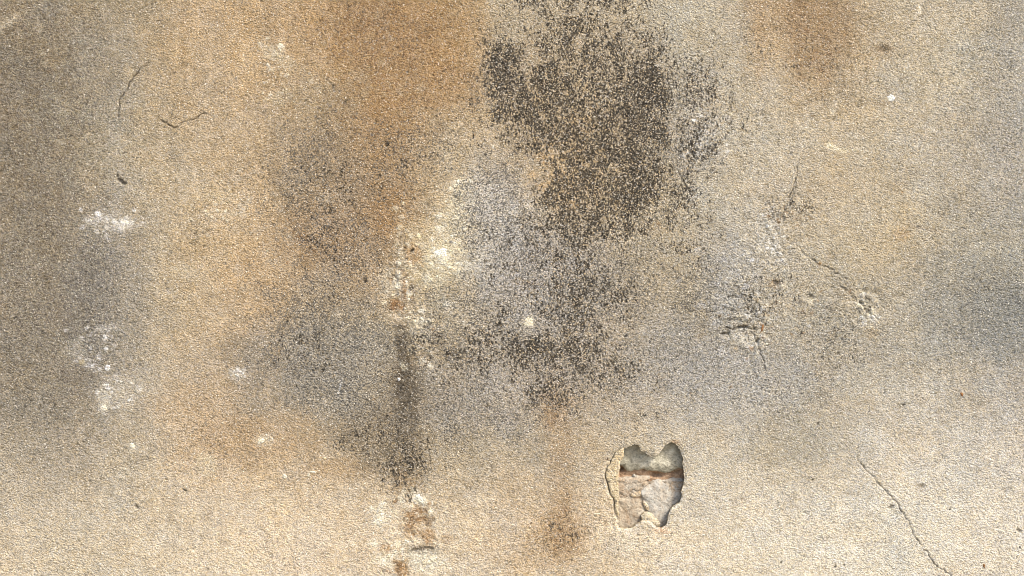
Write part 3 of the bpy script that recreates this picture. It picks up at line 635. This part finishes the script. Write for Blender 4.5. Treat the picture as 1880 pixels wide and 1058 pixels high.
stone([(170,440),(225,440),(262,444),(300,436),(345,440),(400,424),(450,432),(515,428),(520,450),(492,470),(480,500),(445,530),(415,562),(370,570),(320,590),(285,612),(230,604),(170,600)], .0245, .006, M_ST_D, 'cream stone at the left below the brown mortar joint', 3, rough=.005)
stone([(170,608),(235,610),(285,620),(330,600),(380,590),(430,580),(458,660),(486,740),(500,800),(480,900),(300,920),(170,900)], .0240, .007, M_ST_C, 'brownish pink stone at the lower left of the hole', 4, rough=.006)
# earth mortar joint between them
gx = np.linspace(1090+150/4.81, 1090+850/4.81, 130); gy = np.linspace(790+60/4.81, 790+930/4.81, 150); gX, gY = np.meshgrid(gx, gy)
hh = .036+.005*fbm(gX, gY, 14, 5, 500, .62)+.002*fbm(gX, gY, 4, 2, 510)
for (cx, cy, rx, ry, d) in [(252,362,36,26,.035),(580,425,46,16,.02),(530,405,30,10,.006),(300,425,18,8,.006),(740,400,50,10,.004)]:
    X0, Y0 = 1090+cx/4.81, 790+cy/4.81
    hh += d*np.exp(-(((gX-X0)/(rx/4.81))**2+((gY-Y0)/(ry/4.81))**2))
Vj = np.stack([X(gX), hh, Z(gY)], -1).reshape(-1,3); ij = np.arange(gX.size).reshape(gX.shape)
Fj = np.stack([ij[1:,:-1], ij[1:,1:], ij[:-1,1:], ij[:-1,:-1]], -1).reshape(-1,4)
joint = addp(mesh_np('earth_mortar_joint', Vj, Fj, M_MUD))
low = (gY-790)*4.81 > 470
bed_h = .0275+.004*fbm(gX, gY, 9, 4, 520, .65)
keep = (low[1:,1:] & low[:-1,:-1]).reshape(-1)
bed = addp(mesh_np('lime_mortar_bed', np.stack([X(gX), bed_h, Z(gY)], -1).reshape(-1,3), Fj[keep], M_ST_D)); bed['label'] = 'crumbly pale mortar filling the gaps between the lower stones'; joint['label'] = 'reddish brown earth mortar between the stones in the hole'
# ledge of the inner coat behind the bottom edge
LEDGE = [(425,770),(450,745),(480,738),(515,748),(540,765),(560,790),(580,815),(596,840),(588,870),(540,870),(470,850),(430,820)]
sheet(ragged(zp(LEDGE), True, 1.5, .6, 12), 'plaster_ledge', .012, .012, (192,178,148), M_RENDER, dome=.002, copycolour=False, st=1.1, rough=.001)
# mortar smears and a pebble on the stones
SM = [[(340,585),(380,575),(425,565),(450,580),(440,600),(400,612),(355,615),(335,602)], [(455,640),(480,660),(500,700),(495,735),(470,720),(455,690),(445,660)]]
for k, s_ in enumerate(SM): sheet(ragged(zp(s_), True, 1.4, .6, 30+k), 'mortar_smear', .0215, .006, (196,176,144), M_RENDER, dome=.002, copycolour=False, st=1.0, rough=.0012)

def lump(name, px, py, rx, ry, h, mat, ang=0, y0=None, colour=None, seed=0, n=18, rag=.3, label=None, rings=5):
    """small irregular dome stuck to the wall"""
    rs = np.random.RandomState(seed+int(px)); a_ = R(ang); th = np.linspace(0, 2*math.pi, n, endpoint=False)
    rr = 1+rag*np.interp(th, np.linspace(0, 2*math.pi, 10), np.append(rs.uniform(-1,1,9), 0))+.08*rs.randn(n)
    VV = []; dens = []
    for k in range(rings+1):
        t_ = max(k/rings, .01); x = rx*rr*t_*np.cos(th); y = ry*rr*t_*np.sin(th)
        qx = px+x*math.cos(a_)-y*math.sin(a_); qy = py+x*math.sin(a_)+y*math.cos(a_)
        hb = (-Hat(qx, qy) if y0 is None else np.full(n, y0))
        top = h*(1-t_**2.2)+(-.0012 if k == rings else 0)
        VV.append(np.stack([X(qx), hb-top-(.0003*rs.randn(n) if k < rings else 0), Z(qy)], 1))
    VV = np.concatenate(VV); f = []
    for k in range(rings):
        for i in range(n):
            j = (i+1) % n; f.append((k*n+j, (k+1)*n+j, (k+1)*n+i, k*n+i))
    o = addp(mesh_np(name, VV, np.array(f), mat))
    if colour is not None:
        cc = np.ones((len(VV),4)); cc[:,:3] = alb(np.array(colour, float)*GAIN); put_attr(o, 'stain', cc); g = np.zeros((len(VV),4)); g[:,3] = .5; put_attr(o, 'growth', g)
    if label: o['label'] = label
    return o
lump('pebble', 1090+375/4.81, 790+425/4.81, 4.2, 3.6, .007, M_ST_B, 20, .031, label='small pale pebble lodged in the brown mortar joint')
# crisp dabs of white paint and lime
M_DAB = M_RENDER
for d in [(811,462,14,8,-10,(232,228,208)),(769,434,4,6,0,(224,208,164)),(826,461,4,2.5,0,(214,206,176)),(1637,180,7,7,0,(226,222,206)),(197,675,5.5,6,0,(222,218,208)),(189,749,6,7,0,(214,204,176)),
          (242,819,5.5,5.5,0,(228,220,192)),(480,810,7,5,-20,(222,214,186)),(523,875,4.5,4.5,0,(226,218,190)),(566,872,5,2.6,-50,(214,206,180)),(575,867,6,2.4,10,(214,206,180)),(596,841,3.4,3,0,(214,198,160)),
          (733,697,3,4,10,(216,210,196)),(1505,1015,3.4,3.4,0,(222,216,196)),(768,916,6,10,-25,(222,214,188)),(1688,17,2,6,0,(218,206,176)),(231,410,8,4,-5,(220,214,198)),(905,269,2.6,3.4,0,(216,206,182)),
          (491,461,2.6,2.6,0,(206,194,160)),(972,591,12,13,0,(210,200,170)),(1525,269,7,3.2,25,(218,206,170)),(1570,276,2.4,2.2,0,(214,200,166)),(1799,447,3,2.6,0,(206,200,182)),(621,722,1.8,1.6,0,(220,216,206)),(435,689,4.5,4,0,(208,200,180))]:
    lump('lime_dab', d[0], d[1], d[2], d[3], .0012, M_DAB, d[4], None, d[5], seed=5, label=None)
M_RUST = mat_stone('rusty_brick_chip', A(150,108,66), A(126,84,52), A(160,120,80), 60)
for d in [(1400,603,3.2,8,8),(1765,724,3.4,5,-10),(1805,1038,2.8,4.2,-5)]:
    lump('brick_chip', *d[:4], .002, M_RUST, d[4], n=14, rings=3)

# ------------------------------------------------------------ ground at the wall's foot (below the frame)
m, nt = node_mat('packed_earth'); t = NT(nt); vec = t.n('ShaderNodeTexCoord').outputs['Object']
c = t.mix(t.remap(t.noise(vec, 1.2, 6, .6), .35, .65), (0.22, 0.18, 0.13), (0.32, 0.28, 0.21)); mult, h, a = sand(t, t.scalevec(vec, (.5,.5,.5)), .6)
finish(t, t.val(c, mult), h, .95, 1, .003)
gv = np.array([(-150,-150,0),(150,-150,0),(150,150,0),(-150,150,0)], float)
g = mesh_np('ground', gv, np.array([(0,1,2,3)]), m, smooth=False); g['kind'] = 'structure'
